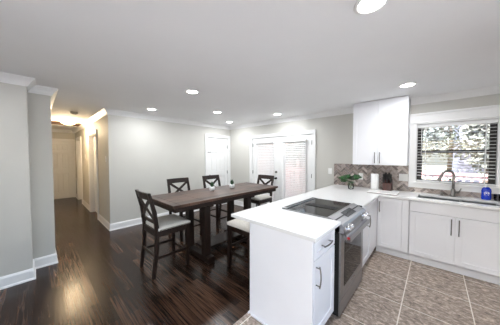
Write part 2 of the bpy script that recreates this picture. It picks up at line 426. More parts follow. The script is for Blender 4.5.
def six_panel(mtx, w, h, th, parent, mat):
    """six panelled door slab, local X 0..w, front face at Y=0, back at th"""
    m = MB(); m.xf = mtx
    st, rl, mid = .115, .11, .10
    m.box(0, w, .020, th, 0, h)
    rows = [(.22, .22 + h * .33), (.22 + h * .33 + .17, h - .42), (h - .42 + .10, h - .115)]
    cols = [(st, w / 2 - mid / 2), (w / 2 + mid / 2, w - st)]
    m.box(0, st, 0, .021, 0, h, .008, seg=1); m.box(w - st, w, 0, .021, 0, h, .008, seg=1)
    zs = [0] + [z for r in rows for z in r] + [h]
    for z0, z1 in zip(zs[0::2], zs[1::2]): m.box(st - .001, w - st + .001, .0004, .021, z0, z1, .008, seg=1)
    for r0, r1 in rows: m.box(w / 2 - mid / 2, w / 2 + mid / 2, .0008, .021, r0 - .001, r1 + .001, .008, seg=1)
    for c0, c1 in cols:
        for r0, r1 in rows: m.box(c0 + .034, c1 - .034, .006, .021, r0 + .034, r1 - .034, .0149, seg=1)
    return m.build('door_panel', mat, parent)
def knob(mtx, x, z, parent, mat, name='knob'):
    m = MB(); m.xf = mtx
    m.cyl((x, 0, z), (x, -.012, z), .028); m.cyl((x, -.01, z), (x, -.04, z), .011)
    m.xf = mtx @ Matrix.Translation((x, -.038, z)) @ Matrix.Rotation(PI / 2, 4, 'X')
    m.lathe([(0, 0), (.018, 0), (.027, .01), (.027, .02), (.018, .03), (0, .033)])
    return m.build(name, mat, parent)
def hinges(mtx, x, zs, parent, mat):
    for z in zs:
        m = MB(); m.xf = mtx; m.box(x - .012, x + .012, -.004, .004, z - .045, z + .045); m.cyl((x, -.006, z - .048), (x, -.006, z + .048), .006, n=10)
        m.build('hinge', mat, parent)

# closet door on the dining wall
ml = frame_mat((XW, 0, 0), (0, 1, 0), (1, 0, 0))
casing('trim_3', ml, CD0, CD1, CDZ, label='white casing round the closet door')
d = thing('door_1', 'white six panel closet door in the corner of the dining wall', 'door', (XW, CD0, 0), kind='structure')
md = frame_mat((XW - .012, CD0 + .016, .001), (0, 1, 0), (1, 0, 0))
six_panel(md, CD1 - CD0 - .032, CDZ - .024, .035, d, M['trim'])
hinges(md, CD1 - CD0 - .036, (.25, 1.0, 1.78), d, M['nickel'])
knob(md, .07, .93, d, M['nickel'])
m = MB(); m.xf = md; m.box(-.01, .11, -.014, -.001, 1.60, 1.618, .002).box(.0, .02, -.02, 0, 1.595, 1.624, .002); m.build('latch', M['nickel'], d)

# hallway end door
ml = frame_mat((XE, 0, 0), (0, 1, 0), (1, 0, 0))
casing('trim_4', ml, ED0, ED1, EDZ, .055, label='white casing round the door at the hallway end')
d = thing('door_2', 'white six panel door closing the far end of the hallway', 'door', (XE, ED0, 0), kind='structure')
md = frame_mat((XE - .012, ED0 + .016, .001), (0, 1, 0), (1, 0, 0))
six_panel(md, ED1 - ED0 - .032, EDZ - .024, .035, d, M['trim'])
knob(md, .06, .95, d, M['darkmetal'])
# two hallway side doors, recessed in their openings
for k, (a0, a1, nm, lb) in enumerate([(HA0, HA1, 'trim_5', 'nearer'), (HB0, HB1, 'trim_6', 'farther')]):
    mh = frame_mat((0, YH1, 0), (1, 0, 0), (0, -1, 0))
    casing(nm, mh, a0, a1, HDZ, stop=.112, depth=T + .01, label='white casing round the %s hallway side door' % lb)
    d = thing('door_%d' % (3 + k), 'white side door in the hallway, the %s of two' % lb, 'door', (a0, YH1, 0), kind='structure')
    md = frame_mat((a0 + .016, YH1 + .075, .001), (1, 0, 0), (0, -1, 0))
    six_panel(md, a1 - a0 - .032, HDZ - .024, .035, d, M['trim'])
    knob(md, a1 - a0 - .1, .95, d, M['nickel'])

# french doors
ml = frame_mat((0, YB, 0), (1, 0, 0), (0, -1, 0))
casing('trim_7', ml, FD0, FD1, FDZ, .07, stop=.058, label='white casing round the french doors')
FM = (FD0 + FD1) / 2
def blind(name, label, x0, x1, y, z0, z1, dy, pitch, tilt, cat='window blind', group=None, cords=2, valance=0.):
    t = thing(name, label, cat, ((x0 + x1) / 2, y, z0), group)
    m = MB(); m.box(x0 - valance, x1 + valance, y - dy / 2 - (.02 if valance else 0), y + dy / 2, z1 - .045, z1, .003); m.build('headrail', M['slat'], t)
    m = MB(); n = int((z1 - .05 - z0 - .02) / pitch)
    for i in range(n):
        z = z1 - .06 - i * pitch
        c, s = math.cos(tilt) * dy / 2, math.sin(tilt) * dy / 2
        m.prism([(x0, y - c, z - s), (x0, y + c, z + s), (x0, y + c, z + s + .0028), (x0, y, z + .0045), (x0, y - c, z - s + .0028)], (x1 - x0, 0, 0))
    m.build('slats', M['slat'], t)
    m = MB(); m.box(x0, x1, y - dy / 2, y + dy / 2, z0, z0 + .018, .003); m.build('bottom_rail', M['slat'], t)
    for k in range(cords):
        xx = x0 + (x1 - x0) * (.12 + .76 * k / max(1, cords - 1)); m = MB()
        m.box(xx - .004, xx + .004, y - dy / 2 - .002, y - dy / 2 - .001, z0, z1 - .04); m.box(xx - .004, xx + .004, y + dy / 2 + .001, y + dy / 2 + .002, z0, z1 - .04)
        m.box(xx - .004, xx + .004, y - dy / 2 - .002, y + dy / 2 + .002, z1 - .045, z1 - .043)
        m.build('ladder_tape', M['slat'], t)
    m = MB(); m.cyl((x0 + .05, y - dy / 2 - .006, z1 - .05), (x0 + .05, y - dy / 2 - .006, z1 - .05 - (z1 - z0) * .5), .004, n=8); m.build('tilt_wand', M['slat'], t)
    return t
for k in range(2):
    x0, x1 = (FD0 + .016, FM - .002) if k == 0 else (FM + .002, FD1 - .016)
    d = thing('door_%d' % (5 + k), ['white french door leaf with the black knob and deadbolt', 'white french door leaf nearer the kitchen'][k], 'french door', (x0, YB, 0), kind='structure')
    yf, yb = YB + .012, YB + .055
    gx0, gx1, gz0, gz1 = x0 + .15, x1 - .15, .30, 1.83
    m = MB(); m.box(x0, gx0, yf, yb, .012, FDZ - .016, .003).box(gx1, x1, yf, yb, .012, FDZ - .016, .003)
    m.box(gx0 - .004, gx1 + .004, yf, yb, .012, gz0, .003).box(gx0 - .004, gx1 + .004, yf, yb, gz1, FDZ - .016, .003)
    for a in [(gx0 - .02, gx0 + .012, gz0 - .02, gz1 + .02), (gx1 - .012, gx1 + .02, gz0 - .02, gz1 + .02), (gx0 - .02, gx1 + .02, gz0 - .02, gz0 + .012), (gx0 - .02, gx1 + .02, gz1 - .012, gz1 + .02)]:
        m.box(a[0], a[1], yf - .008, yb + .008, a[2], a[3], .003)
    if k == 0: m.box(x1 - .022, x1 + .022, yf - .010, yf + .001, .02, FDZ - .02, .003)
    m.build('door_frame', M['trim'], d)
    m = MB(); m.box(gx0, gx1, yf + .018, yf + .024, gz0, gz1); m.build('glass_pane', M['glass'], d)
    mx = frame_mat((0, yf, 0), (1, 0, 0), (0, -1, 0))
    if k == 0:
        knob(mx, x1 - .075, .93, d, M['darkmetal'])
        m = MB(); m.xf = mx; m.cyl((x1 - .075, 0, 1.09), (x1 - .075, -.02, 1.09), .027); m.box(x1 - .085, x1 - .065, -.035, -.018, 1.082, 1.098); m.build('deadbolt', M['darkmetal'], d)
    hinges(mx, x0 + .004 if k == 0 else x1 - .004, (.28, 1.05, 1.80), d, M['nickel'])
    blind('door_blind', ['white slatted blind on the french door with the black knob', 'white slatted blind on the french door nearer the kitchen'][k], gx0 - .015, gx1 + .015, yf - .036, gz0 - .05, gz1 + .05, .048, .042, math.radians([46, 38][k]), group='blinds on the french doors', valance=.012)

# kitchen window
m = MB(); cw = .085
m.box(W0 - cw, W0 + .004, YB - .022, YB, WZ0 - .03, WZ1 + .16, .004).box(W1 - .004, W1 + cw, YB - .022, YB, WZ0 - .03, WZ1 + .16, .004)
m.box(W0 - cw, W1 + cw, YB - .024, YB, WZ1 - .004, WZ1 + .165, .004)
m.box(W0 - cw - .012, W1 + cw + .012, YB - .036, YB, WZ1 + .135, WZ1 + .168, .008); m.box(W0 - cw, W1 + cw, YB - .032, YB, WZ1 + .012, WZ1 + .03, .006)
m.box(W0 - .012, W1 + .012, YB - .045, YB + T - .03, WZ0 - .03, WZ0 - .001, .005)
m.box(W0 - cw, W1 + cw, YB - .022, YB, WZ0 - .10, WZ0 - .0305, .004)
m.box(W0, W0 + .012, YB, YB + T - .03, WZ0, WZ1).box(W1 - .012, W1, YB, YB + T - .03, WZ0, WZ1).box(W0, W1, YB, YB + T - .03, WZ1 - .012, WZ1)
struct('trim_8', m, M['trim'], 'wide white casing and sill of the kitchen window', 'window casing')
wi = thing('window_1', 'dark framed kitchen window above the sink', 'window', (W0, YB + .08, WZ0), kind='structure')
m = MB(); y0, y1 = YB + .07, YB + .11
m.box(W0 + .012, W0 + .075, y0, y1, WZ0, WZ1 - .012, .004).box(W1 - .075, W1 - .012, y0, y1, WZ0, WZ1 - .012, .004)
m.box(W0 + .07, W1 - .07, y0, y1, WZ0, WZ0 + .03, .004).box(W0 + .07, W1 - .07, y0, y1, WZ1 - .045, WZ1 - .012, .004)
m.box(W0 + .07, W1 - .07, y0 - .008, y1, 1.545, 1.587, .004)
m.build('sash_frame', M['frame'], wi)
for z0, z1 in ((WZ0 + .03, 1.552), (1.58, WZ1 - .045)):
    m = MB(); m.box(W0 + .075, W1 - .075, y0 + .018, y0 + .022, z0, z1); m.build('glass_pane', M['glass'], wi)
blind('window_blind', 'white horizontal slat blind hanging open in the kitchen window', W0 + .016, W1 - .016, YB + .032, WZ0 + .004, WZ1 - .014, .05, .0465, math.radians(4), cords=2)

# wide window added out of view behind the camera to bring in fill daylight
wi = thing('fill_window_rear', 'added white framed window behind the camera for fill daylight', 'window', (.1, YS - T, .12), kind='structure')
def fill_window(wi, mtx, n, wd):
    m = MB(); m.xf = mtx
    for k in range(n + 1): m.box(k * wd - (.06 if k == n else 0), k * wd + (0 if k == n else .06), .04, .10, .12, 2.2, .004)
    for k in range(n): m.box(k * wd + .06, (k + 1) * wd, .04, .10, .12, .18, .004).box(k * wd + .06, (k + 1) * wd, .04, .10, 2.14, 2.2, .004)
    m.build('sash_frame', M['trim'], wi)
    m = MB(); m.xf = mtx; m.box(.05, n * wd - .05, .068, .072, .17, 2.15); m.build('glass_pane', M['glass'], wi)
fill_window(wi, frame_mat((1.45, YS, 0), (-1, 0, 0), (0, 1, 0)), 2, 1.375)
wi = thing('fill_window_right', 'added white framed window in the unseen kitchen wall for fill daylight', 'window', (XR + .05, 0, .12), kind='structure')  # added in the unseen wall to light the kitchen from the side
fill_window(wi, frame_mat((XR, 1.9, 0), (0, -1, 0), (-1, 0, 0)), 3, 4.1 / 3)

# hall ceiling: attic hatch
m = MB(); m.box(-8.05, -7.15, .26, .93, H - .012, H - .0005)
for a in [(-8.12, -8.05, .21, .955), (-7.15, -7.12, .21, .955), (-8.12, -7.12, .24, .26), (-8.12, -7.12, .93, .955)]: m.box(*a, H - .02, H - .0005, .003, 1)
o = m.build('trim_9', [M['hatch'], M['trim']]); tag(o, 'brown attic hatch in the hallway ceiling behind the round lamp', 'attic hatch', kind='structure')

# ------------------------------------------------------------------ herringbone backsplash
def herring(rects, wt, n, th):
    L = n; m = bmesh.new(); g = .0018; u = wt
    x0 = min(r[0] for r in rects); x1 = max(r[1] for r in rects); z0 = min(r[2] for r in rects); z1 = max(r[3] for r in rects)
    c, s = math.cos(PI / 4), math.sin(PI / 4); tiles = []
    R = int((x1 - x0 + z1 - z0) / u) + 4 * n
    for i in range(-R, R):
        for k in range(-R // (2 * n) - 2, R // (2 * n) + 2):
            tiles.append((i + 2 * n * k, i, n, 1)); tiles.append((i + 2 * n * k, i - 2 * n + 1, 1, n))
    rnd = random.Random(3)
    for (a, b, da, db) in tiles:
        pts = [(a * u + g, b * u + g), ((a + da) * u - g, b * u + g), ((a + da) * u - g, (b + db) * u - g), (a * u + g, (b + db) * u - g)]
        P = [(c * p - s * q + x0, s * p + c * q + z0) for p, q in pts]
        if max(p[0] for p in P) < x0 or min(p[0] for p in P) > x1 or max(p[1] for p in P) < z0 or min(p[1] for p in P) > z1: continue
        f = m.faces.new([m.verts.new((p[0], YB - th, p[1])) for p in P]); f.material_index = 1 + rnd.choice([0, 0, 1, 1, 2, 3, 4])
    out = MB()
    for r in rects:
        b = m.copy()
        for co, no in (((r[0], 0, 0), (-1, 0, 0)), ((r[1], 0, 0), (1, 0, 0)), ((0, 0, r[2]), (0, 0, -1)), ((0, 0, r[3]), (0, 0, 1))):
            bmesh.ops.bisect_plane(b, geom=list(b.verts) + list(b.edges) + list(b.faces), plane_co=co, plane_no=no, clear_outer=True)
        ex = bmesh.ops.extrude_face_region(b, geom=list(b.faces))
        bmesh.ops.translate(b, vec=(0, th * .55, 0), verts=[v for v in ex['geom'] if isinstance(v, bmesh.types.BMVert)])
        bmesh.ops.recalc_face_normals(b, faces=b.faces)
        me = bpy.data.meshes.new('t'); b.to_mesh(me); b.free(); out.bm.from_mesh(me); bpy.data.meshes.remove(me)
        out.box(r[0], r[1], YB - th * .6, YB - .0005, r[2], r[3])
    m.free()
    return out
CT = .915
m = herring([(-1.515, W0 - cw - .002, CT + .001, 1.345), (W0 - cw - .002, XR, CT + .001, WZ0 - .102)], .036, 3, .012)
o = struct('trim_10', m, [M['grout']] + [M['bs%d' % i] for i in range(5)], 'taupe herringbone mosaic backsplash above the counter', 'backsplash')

# ------------------------------------------------------------------ cabinets
def shaker(mtx, x0, x1, z0, z1, parent, name='door', rail=.06, th=.02):
    """shaker front: outer face at local Y=0"""
    m = MB(); m.xf = mtx
    m.box(x0, x0 + rail, 0, th, z0, z1, .0015).box(x1 - rail, x1, 0, th, z0, z1, .0015)
    m.box(x0 + rail - .001, x1 - rail + .001, 0.0002, th, z0, z0 + rail, .0015).box(x0 + rail - .001, x1 - rail + .001, 0.0002, th, z1 - rail, z1, .0015)
    m.box(x0 + rail - .002, x1 - rail + .002, .0075, th, z0 + rail - .002, z1 - rail + .002)
    return m.build(name, M['cab'], parent)
def slab(mtx, x0, x1, z0, z1, parent, name='drawer_front', th=.02):
    m = MB(); m.xf = mtx; m.box(x0, x1, 0, th, z0, z1, .002); return m.build(name, M['cab'], parent)
def pull(mtx, a, b, parent, out=.032, r=.0055):
    """arched bar pull between local points a and b (x,z)"""
    m = MB(); m.xf = mtx; pts = []
    ax, az = a; bx, bz = b
    for i in range(9):
        t = -.10 + 1.2 * i / 8; bow = .010 * (1 - ((t - .5) / .6) ** 2)
        pts.append((ax + (bx - ax) * t, -out - bow + .004, az + (bz - az) * t))
    m.tube(pts, r, 8)
    for (x, z) in (a, b): m.cyl((x, 0, z), (x, -out, z), r * .9, n=10)
    return m.build('handle', M['nickel'], parent)
def carcass(root, x0, x1, y0, y1, z0=.10, z1=CT - .031, toe=None):
    m = MB(); t = .018
    m.box(x0, x0 + t, y0, y1, z0, z1).box(x1 - t, x1, y0, y1, z0, z1).box(x0, x1, y0, y0 + t, z0, z1).box(x0, x1, y1 - t, y1, z0, z1).box(x0, x1, y0, y1, z0, z0 + t)
    m.build('body', M['cab'], root)
    if toe:
        m = MB(); m.box(*toe, 0.0005, z0 + .002); m.build('toe_kick', M['cab'], root)
XF = -.633; YF = 3.57      # door faces of the peninsula run and of the sink run
# axes: peninsula fronts look +X ; sink fronts look -Y
mp = frame_mat((XF, 0, 0), (0, 1, 0), (1, 0, 0))
ms = frame_mat((0, YF, 0), (1, 0, 0), (0, -1, 0))

# peninsula end cabinet
c = thing('base_cabinet', 'white base cabinet at the free end of the peninsula', 'cabinet', (-.93, 1.6, 0))
carcass(c, -1.235, XF - .021, 1.376, 1.788, toe=(-1.235, XF - .08, 1.376, 1.788))
m = MB(); m.box(-1.239, XF - .002, 1.355, 1.375, .001, CT - .031, .0015); m.box(-1.239, XF - .02, 1.340, 1.356, .001, .022, .006)
m.build('end_panel', M['cab'], c)
dr = shaker(mp, 1.380, 1.785, .725, .872, c, 'drawer', .045); pull(mp, (1.51, .80), (1.645, .80), dr)
dd = shaker(mp, 1.380, 1.785, .115, .715, c, 'door'); pull(mp, (1.412, .53), (1.412, .665), dd)
m = MB(); m.box(-1.26, -1.24, 1.355, YB - .016, .001, CT - .031, .0015); m.box(-1.275, -1.259, 1.340, YB - .03, .001, .022, .006)
o = m.build('back_panel', M['cab']); recentre(o, (-1.25, 2.5, 0)); tag(o, 'long white panel under the counter overhang facing the dining table', 'panel')
# cabinet between the range and the corner
c = thing('base_cabinet', 'white base cabinet between the steel range and the inside corner', 'cabinet', (-.93, 3.1, 0))
carcass(c, -1.235, XF - .021, 2.635, YB - .016, toe=(-1.235, XF - .05, 2.635, 3.64))
dd = shaker(mp, 2.640, 3.12, .115, .872, c, 'door'); pull(mp, (2.955, .58), (2.955, .715), dd)
slab(mp, 3.125, YF - .001, .115, .872, c, 'corner_filler')
# narrow corner cabinet on the sink run
c = thing('base_cabinet', 'narrow white base cabinet in the inside corner beside the sink cabinet', 'cabinet', (-.42, 3.9, 0))
carcass(c, -.652, -.252, YF + .021, YB - .016, toe=(-.652, -.252, YF + .06, YB - .02))
dd = shaker(ms, -.629, -.330, .115, .872, c, 'door'); pull(ms, (-.600, .665), (-.600, .80), dd)
slab(ms, -.327, -.250, .115, .872, c, 'filler_strip')
# sink cabinet
c = thing('sink_cabinet', 'white double door cabinet under the sink', 'cabinet', (.2, 3.9, 0))
carcass(c, -.250, .662, YF + .021, YB - .016, toe=(-.250, .662, YF + .06, YB - .02))
slab(ms, -.243, .655, .735, .872, c, 'false_drawer_front')
dd = shaker(ms, -.243, .2045, .115, .725, c, 'door', .065); pull(ms, (.172, .515), (.172, .685), dd)
dd = shaker(ms, .2075, .655, .115, .725, c, 'door', .065); pull(ms, (.240, .515), (.240, .685), dd)
c = thing('base_cabinet', 'white base cabinet beyond the sink at the edge of the kitchen', 'cabinet', (1.1, 3.9, 0))
carcass(c, .664, XR - .002, YF + .021, YB - .016, toe=(.664, XR - .002, YF + .06, YB - .02))
dd = shaker(ms, .670, 1.10, .115, .872, c, 'door'); pull(ms, (.70, .665), (.70, .80), dd)
dd = shaker(ms, 1.105, XR - .005, .115, .872, c, 'door'); pull(ms, (1.14, .665), (1.14, .80), dd)

# wall cabinet
c = thing('wall_cabinet', 'tall white two door cabinet hung on the wall left of the window', 'cabinet', (-.69, 4.0, 1.35))
UX0, UX1, UY = -1.074, -.308, 3.85
m = MB(); m.box(UX0, UX1, UY + .021, YB - .014, 1.352, H - .004, .001); m.build('body', M['cab'], c)
mu = frame_mat((0, UY, 0), (1, 0, 0), (0, -1, 0))
for x0, x1, hx in ((UX0, -.6975, -.732), (-.6945, UX1, -.662)):
    dd = shaker(mu, x0, x1, 1.350, H - .008, c, 'door', .062); pull(mu, (hx, 1.395), (hx, 1.545), dd)

# ------------------------------------------------------------------ countertop with range notch and sink hole
def grid_slab(xs, ys, keep, z0, z1, bev):
    b = bmesh.new(); V = {}
    def v(i, j):
        if (i, j) not in V: V[(i, j)] = b.verts.new((xs[i], ys[j], z1))
        return V[(i, j)]
    for i in range(len(xs) - 1):
        for j in range(len(ys) - 1):
            if keep((xs[i] + xs[i + 1]) / 2, (ys[j] + ys[j + 1]) / 2): b.faces.new((v(i, j), v(i + 1, j), v(i + 1, j + 1), v(i, j + 1)))
    ex = bmesh.ops.extrude_face_region(b, geom=list(b.faces))
    bmesh.ops.translate(b, vec=(0, 0, z0 - z1), verts=[e for e in ex['geom'] if isinstance(e, bmesh.types.BMVert)])
    bmesh.ops.recalc_face_normals(b, faces=b.faces)
    sharp = [e for e in b.edges if len(e.link_faces) == 2 and e.link_faces[0].normal.dot(e.link_faces[1].normal) < .5]
    bmesh.ops.bevel(b, geom=sharp, offset=bev, segments=2, profile=.5, affect='EDGES')
    m = MB(); m._merge(b); return m
RY0, RY1 = 1.849, 2.611
SX0, SX1, SY0, SY1 = -.165, .585, 3.665, 4.005
def keep(x, y):
    if x < -.603:
        if RY0 - .003 < y < RY1 + .003 and x > -1.232: return False
        return True
    if y < 3.53: return False
    return not (SX0 < x < SX1 and SY0 < y < SY1)
m = grid_slab([-1.50, -1.232, -.603, SX0, SX1, XR - .002], [1.335, RY0 - .003, RY1 + .003, 3.53, SY0, SY1, YB - .0135], keep, CT - .03, CT, .003)
o = m.build('countertop', M['quartz']); recentre(o, (-1, 3, CT - .03)); tag(o, 'white quartz countertop wrapping the peninsula and the sink wall', 'countertop')

# sink
s = thing('kitchen_sink', 'stainless double bowl sink set under the counter below the window', 'sink', (.21, 3.83, CT - .2))
def bowl(x0, x1, y0, y1, z0, z1, name):
    m = MB(); t = .004
    m.box(x0, x1, y0, y1, z0, z0 + t); m.box(x0, x0 + t, y0, y1, z0, z1).box(x1 - t, x1, y0, y1, z0, z1).box(x0, x1, y0, y0 + t, z0, z1).box(x0, x1, y1 - t, y1, z0, z1)
    o = m.build(name, M['sink'], s)
    m = MB(); cx, cy = (x0 + x1) / 2, (y0 + y1) / 2; m.cyl((cx, cy, z0 + t), (cx, cy, z0 + t + .004), .045).cyl((cx, cy, z0 + t + .003), (cx, cy, z0 + t + .009), .028, mi=0); m.build('drain', M['chrome'], o)
    return o
bowl(SX0 - .008, .265, SY0 - .008, SY1 + .008, .72, CT - .032, 'basin'); bowl(.285, SX1 + .008, SY0 - .008, SY1 + .008, .72, CT - .032, 'basin')
m = MB(); m.box(.265, .285, SY0 - .006, SY1 + .006, CT - .075, CT - .045, .004); m.build('divider', M['sink'], s)

# faucet
FX, FY = .205, 4.085
f = thing('kitchen_faucet', 'grey high arc pull down faucet behind the sink', 'faucet', (FX, FY, CT))
m = MB(); m.box(FX - .09, FX + .09, FY - .026, FY + .026, CT + .0005, CT + .007, .003); m.build('deck_plate', M['faucet'], f)
m = MB(); m.lathe([(0, .006), (.030, .006), (.030, .012), (.026, .02), (.0255, .095), (.022, .105), (.015, .112), (0, .112)], (FX, FY, CT)); m.build('base', M['faucet'], f)
dirx, diry = -.93, -.36
pts = [(FX, FY, CT + .10), (FX, FY, CT + .20), (FX, FY, CT + .305)]
Rr = .064
for i in range(1, 10):
    a = PI - i / 9 * PI * .93
    q = Rr * (1 + math.cos(a)); pts.append((FX + dirx * q, FY + diry * q, CT + .305 + Rr * math.sin(a)))
m = MB(); m.tube(pts, .0150, 14); m.build('spout', M['faucet'], f)
e = Vector(pts[-1]); dn = (Vector(pts[-1]) - Vector(pts[-2])).normalized(); dn = (dn + Vector((dirx * .12, diry * .12, -.2))).normalized()
m = MB(); m.tube([e, e + dn * .03, e + dn * .07, e + dn * .112], [.016, .0175, .0195, .024], 14); m.build('spray_head', M['faucet'], f)
m = MB(); m.cyl((FX + .02, FY, CT + .062), (FX + .055, FY, CT + .062), .014); m.tube([(FX + .05, FY, CT + .062), (FX + .062, FY, CT + .08), (FX + .078, FY - .006, CT + .125)], [.009, .008, .006], 10); m.build('lever_handle', M['faucet'], f)
o = MB().lathe([(0, 0.0005), (.022, 0.0005), (.022, .006), (.016, .010), (.014, .03), (.017, .036), (.017, .044), (0, .047)], (.085, FY, CT)).build('air_gap_cap', M['faucet']); recentre(o, (.085, FY, CT)); tag(o, 'small grey metal cap on the counter left of the faucet', 'cap')

# dish soap and cup
t = thing('soap_bottle', 'bright blue dish soap bottle on the counter right of the faucet', 'bottle', (.515, 4.085, CT))
m = MB(); m.lathe([(0, .001), (.040, .001), (.045, .010), (.046, .05), (.043, .085), (.046, .115), (.041, .145), (.028, .163), (.018, .170), (0, .170)], (.515, 4.085, CT), sy=.62); m.build('bottle_body', M['soap'], t)
m = MB(); m.lathe([(0, .168), (.017, .168), (.017, .182), (.012, .186), (.010, .198), (.006, .202), (0, .202)], (.515, 4.085, CT)); m.build('cap', M['pale'], t)
m = MB()
for k in range(11):
    a0 = PI * (.12 + .76 * k / 11); a1 = PI * (.12 + .76 * (k + 1) / 11)
    def P(a, r): 
        x = .026 * math.cos(a) * r; z = .088 + .020 * math.sin(a) * r
        return (.515 + x, 4.085 - .0290 * math.sqrt(max(0, 1 - (x / .046) ** 2)) - .0008, CT + z)
    m.poly([P(a0, 1), P(a1, 1), P(a1, .72), P(a0, .72)])
for (xa, xb, za, zb) in ((-.024, -.012, .083, .090), (-.008, .004, .085, .093), (.008, .024, .083, .090), (-.022, .020, .066, .072)):
    def Q(x, z): return (.515 + x, 4.085 - .0290 * math.sqrt(1 - (x / .046) ** 2) - .0008, CT + z)
    m.poly([Q(xa, za), Q(xb, za), Q(xb, zb), Q(xa, zb)])
m.build('label_print', M['white'], t)
t = thing('glass_cup', 'small clear cup holding a grey sponge right of the blue soap', 'cup', (.612, 4.075, CT))
m = MB(); m.lathe([(0, .001), (.034, .001), (.038, .085), (.036, .085), (.032, .005), (0, .005)], (.612, 4.075, CT)); m.build('cup', M['vaseglass'], t)
m = MB(); m.box(.592, .632, 4.062, 4.088, CT + .007, CT + .075, .006); m.build('sponge', pmat('sponge', (.55, .56, .60), .9, var=.3, scale=90), t)

# ------------------------------------------------------------------ range
r = thing('range', 'stainless slide in electric range with black glass cooktop in the peninsula', 'range', (-.9, 2.23, 0))
XRF = -.605
m = MB(); m.box(-1.225, XRF - .012, RY0, RY0 + .0035, .03, CT - .002).box(-1.225, XRF - .012, RY1 - .0035, RY1, .03, CT - .002).box(-1.225, XRF - .045, RY0 + .003, RY1 - .003, .03, CT - .002, .002)
for yy in (RY0 + .05, RY1 - .05):
    for xx in (-1.17, -.70): m.cyl((xx, yy, .001), (xx, yy, .032), .018, n=12)
m.build('body', M['black'], r)
m = MB(); m.box(-1.180, -.725, RY0 + .012, RY1 - .012, CT - .003, CT + .0075, .002); m.build('cooktop_glass', M['blackglass'], r)
m = MB(); m.box(-1.230, -1.180, RY0, RY1, CT - .003, CT + .016, .003); m.box(-1.182, -.72, RY0, RY0 + .0125, CT - .003, CT + .009, .002).box(-1.182, -.72, RY1 - .0125, RY1, CT - .003, CT + .009, .002); m.build('cooktop_trim', M['steel'], r)
m = MB(); m.box(-1.222, -1.188, RY0 + .03, RY1 - .03, CT + .012, CT + .0175, .001); m.build('rear_vent', M['black'], r)
v = MB().box(-1.115, -.775, 2.17, 2.285, CT + .006, CT + .013, .002).build('downdraft_vent', M['black'], r)
m = MB()
for k in range(13): m.box(-1.10 + k * .0255, -1.10 + k * .0255 + .014, 2.182, 2.273, CT + .0125, CT + .0145, .0005)
m.build('vent_grille', M['black'], v)
# sloping control panel
m = MB()
prof = [(-.726, CT - .01), (-.726, CT + .014), (-.71, CT + .017), (-.592, CT - .030), (-.576, CT - .052), (-.576, CT - .112), (-.66, CT - .112)]
m.prism([(x, RY0, z) for x, z in prof], (0, RY1 - RY0, 0), bev=.002); cp = m.build('control_panel', M['steel'], r)
sl = Vector((.118, 0, -.047)).normalized(); nrm = Vector((.047, 0, .118)).normalized()
def onpanel(tt, y, off): return Vector((-.71, y, CT + .017)) + sl * tt + nrm * off
m = MB()
m.prism([onpanel(.022, 2.09, .0005), onpanel(.102, 2.09, .0005), onpanel(.102, 2.37, .0005), onpanel(.022, 2.37, .0005)], nrm * .002); m.build('display', M['lcd'], cp)
for y in (1.915, 1.995, 2.465, 2.545):
    m = MB(); p = Vector((-.576, y, CT - .078)); n2 = Vector((.96, 0, .28)).normalized()
    m.cyl(p - n2 * .004, p + n2 * .008, .026, n=22); m.cyl(p + n2 * .007, p + n2 * .034, .021, .018, n=22)
    m.bar(p + n2 * .034 + Vector((0, 0, -.017)), p + n2 * .034 + Vector((0, 0, .017)), .007, .012, .001, up=n2)
    m.build('knob', M['chrome'], r)
m = MB(); m.box(XRF - .043, XRF + .004, RY0 + .004, RY1 - .004, .185, CT - .122, .004)
dr = m.build('oven_door', M['steel'], r)
m = MB(); m.box(XRF + .003, XRF + .0065, RY0 + .10, RY1 - .10, .275, .705, .001); m.build('oven_window', M['ovenglass'], dr)
m = MB(); hy0, hy1 = RY0 + .035, RY1 - .035; hz = CT - .150; hx = XRF + .058
m.bar((hx, hy0, hz), (hx, hy1, hz), .040, .030, .010)
for yy in (hy0 + .035, hy1 - .035): m.bar((XRF + .002, yy, hz - .002), (hx, yy, hz), .026, .020, .003)
m.build('handle', M['steel'], dr)
m = MB(); m.cyl((hx, hy0 - .0025, hz), (hx, hy0 + .001, hz), .012, n=18); m.build('red_medallion', M['red'], dr)
m = MB(); m.box(XRF + .0035, XRF + .0055, 2.17, 2.29, .222, .238, .0006); m.build('badge', M['chrome'], dr)
m = MB(); m.box(XRF - .043, XRF + .002, RY0 + .004, RY1 - .004, .035, .175, .004); m.build('storage_drawer', M['steel'], r)

# ------------------------------------------------------------------ counter things
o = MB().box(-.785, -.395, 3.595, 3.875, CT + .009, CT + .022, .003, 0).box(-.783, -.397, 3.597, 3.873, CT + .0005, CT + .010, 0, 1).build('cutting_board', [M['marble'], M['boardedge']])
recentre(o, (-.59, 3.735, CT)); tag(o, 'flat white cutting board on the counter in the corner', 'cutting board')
t = thing('paper_towel_roll', 'upright white paper towel roll standing left of the knife block', 'paper towel', (-.745, 3.945, CT))
m = MB(); m.lathe([(.020, .004), (.056, .002), (.0575, .006), (.0575, .272), (.056, .277), (.020, .277), (.020, .004)], (-.745, 3.945, CT), n=36); m.build('paper', M['paper'], t)
m = MB(); m.cyl((-.745, 3.945, CT + .001), (-.745, 3.945, CT + .274), .0205, cap=False); m.build('core', pmat('card', (.45, .36, .26), .9), t)
t = thing('knife_block', 'dark wooden knife block with black handled knives right of the paper towels', 'knife block', (-.57, 3.985, CT))
m = MB(); m.prism([(-.632, 3.925, CT + .001), (-.632, 4.065, CT + .001), (-.632, 4.075, CT + .155), (-.632, 4.03, CT + .205), (-.632, 3.945, CT + .135)], (.125, 0, 0), bev=.003); m.build('block', M['walnutblock'], t)
rows = [(3.965, .148, 3, .095), (3.995, .175, 3, .115), (4.02, .196, 2, .12)]
kn = 0
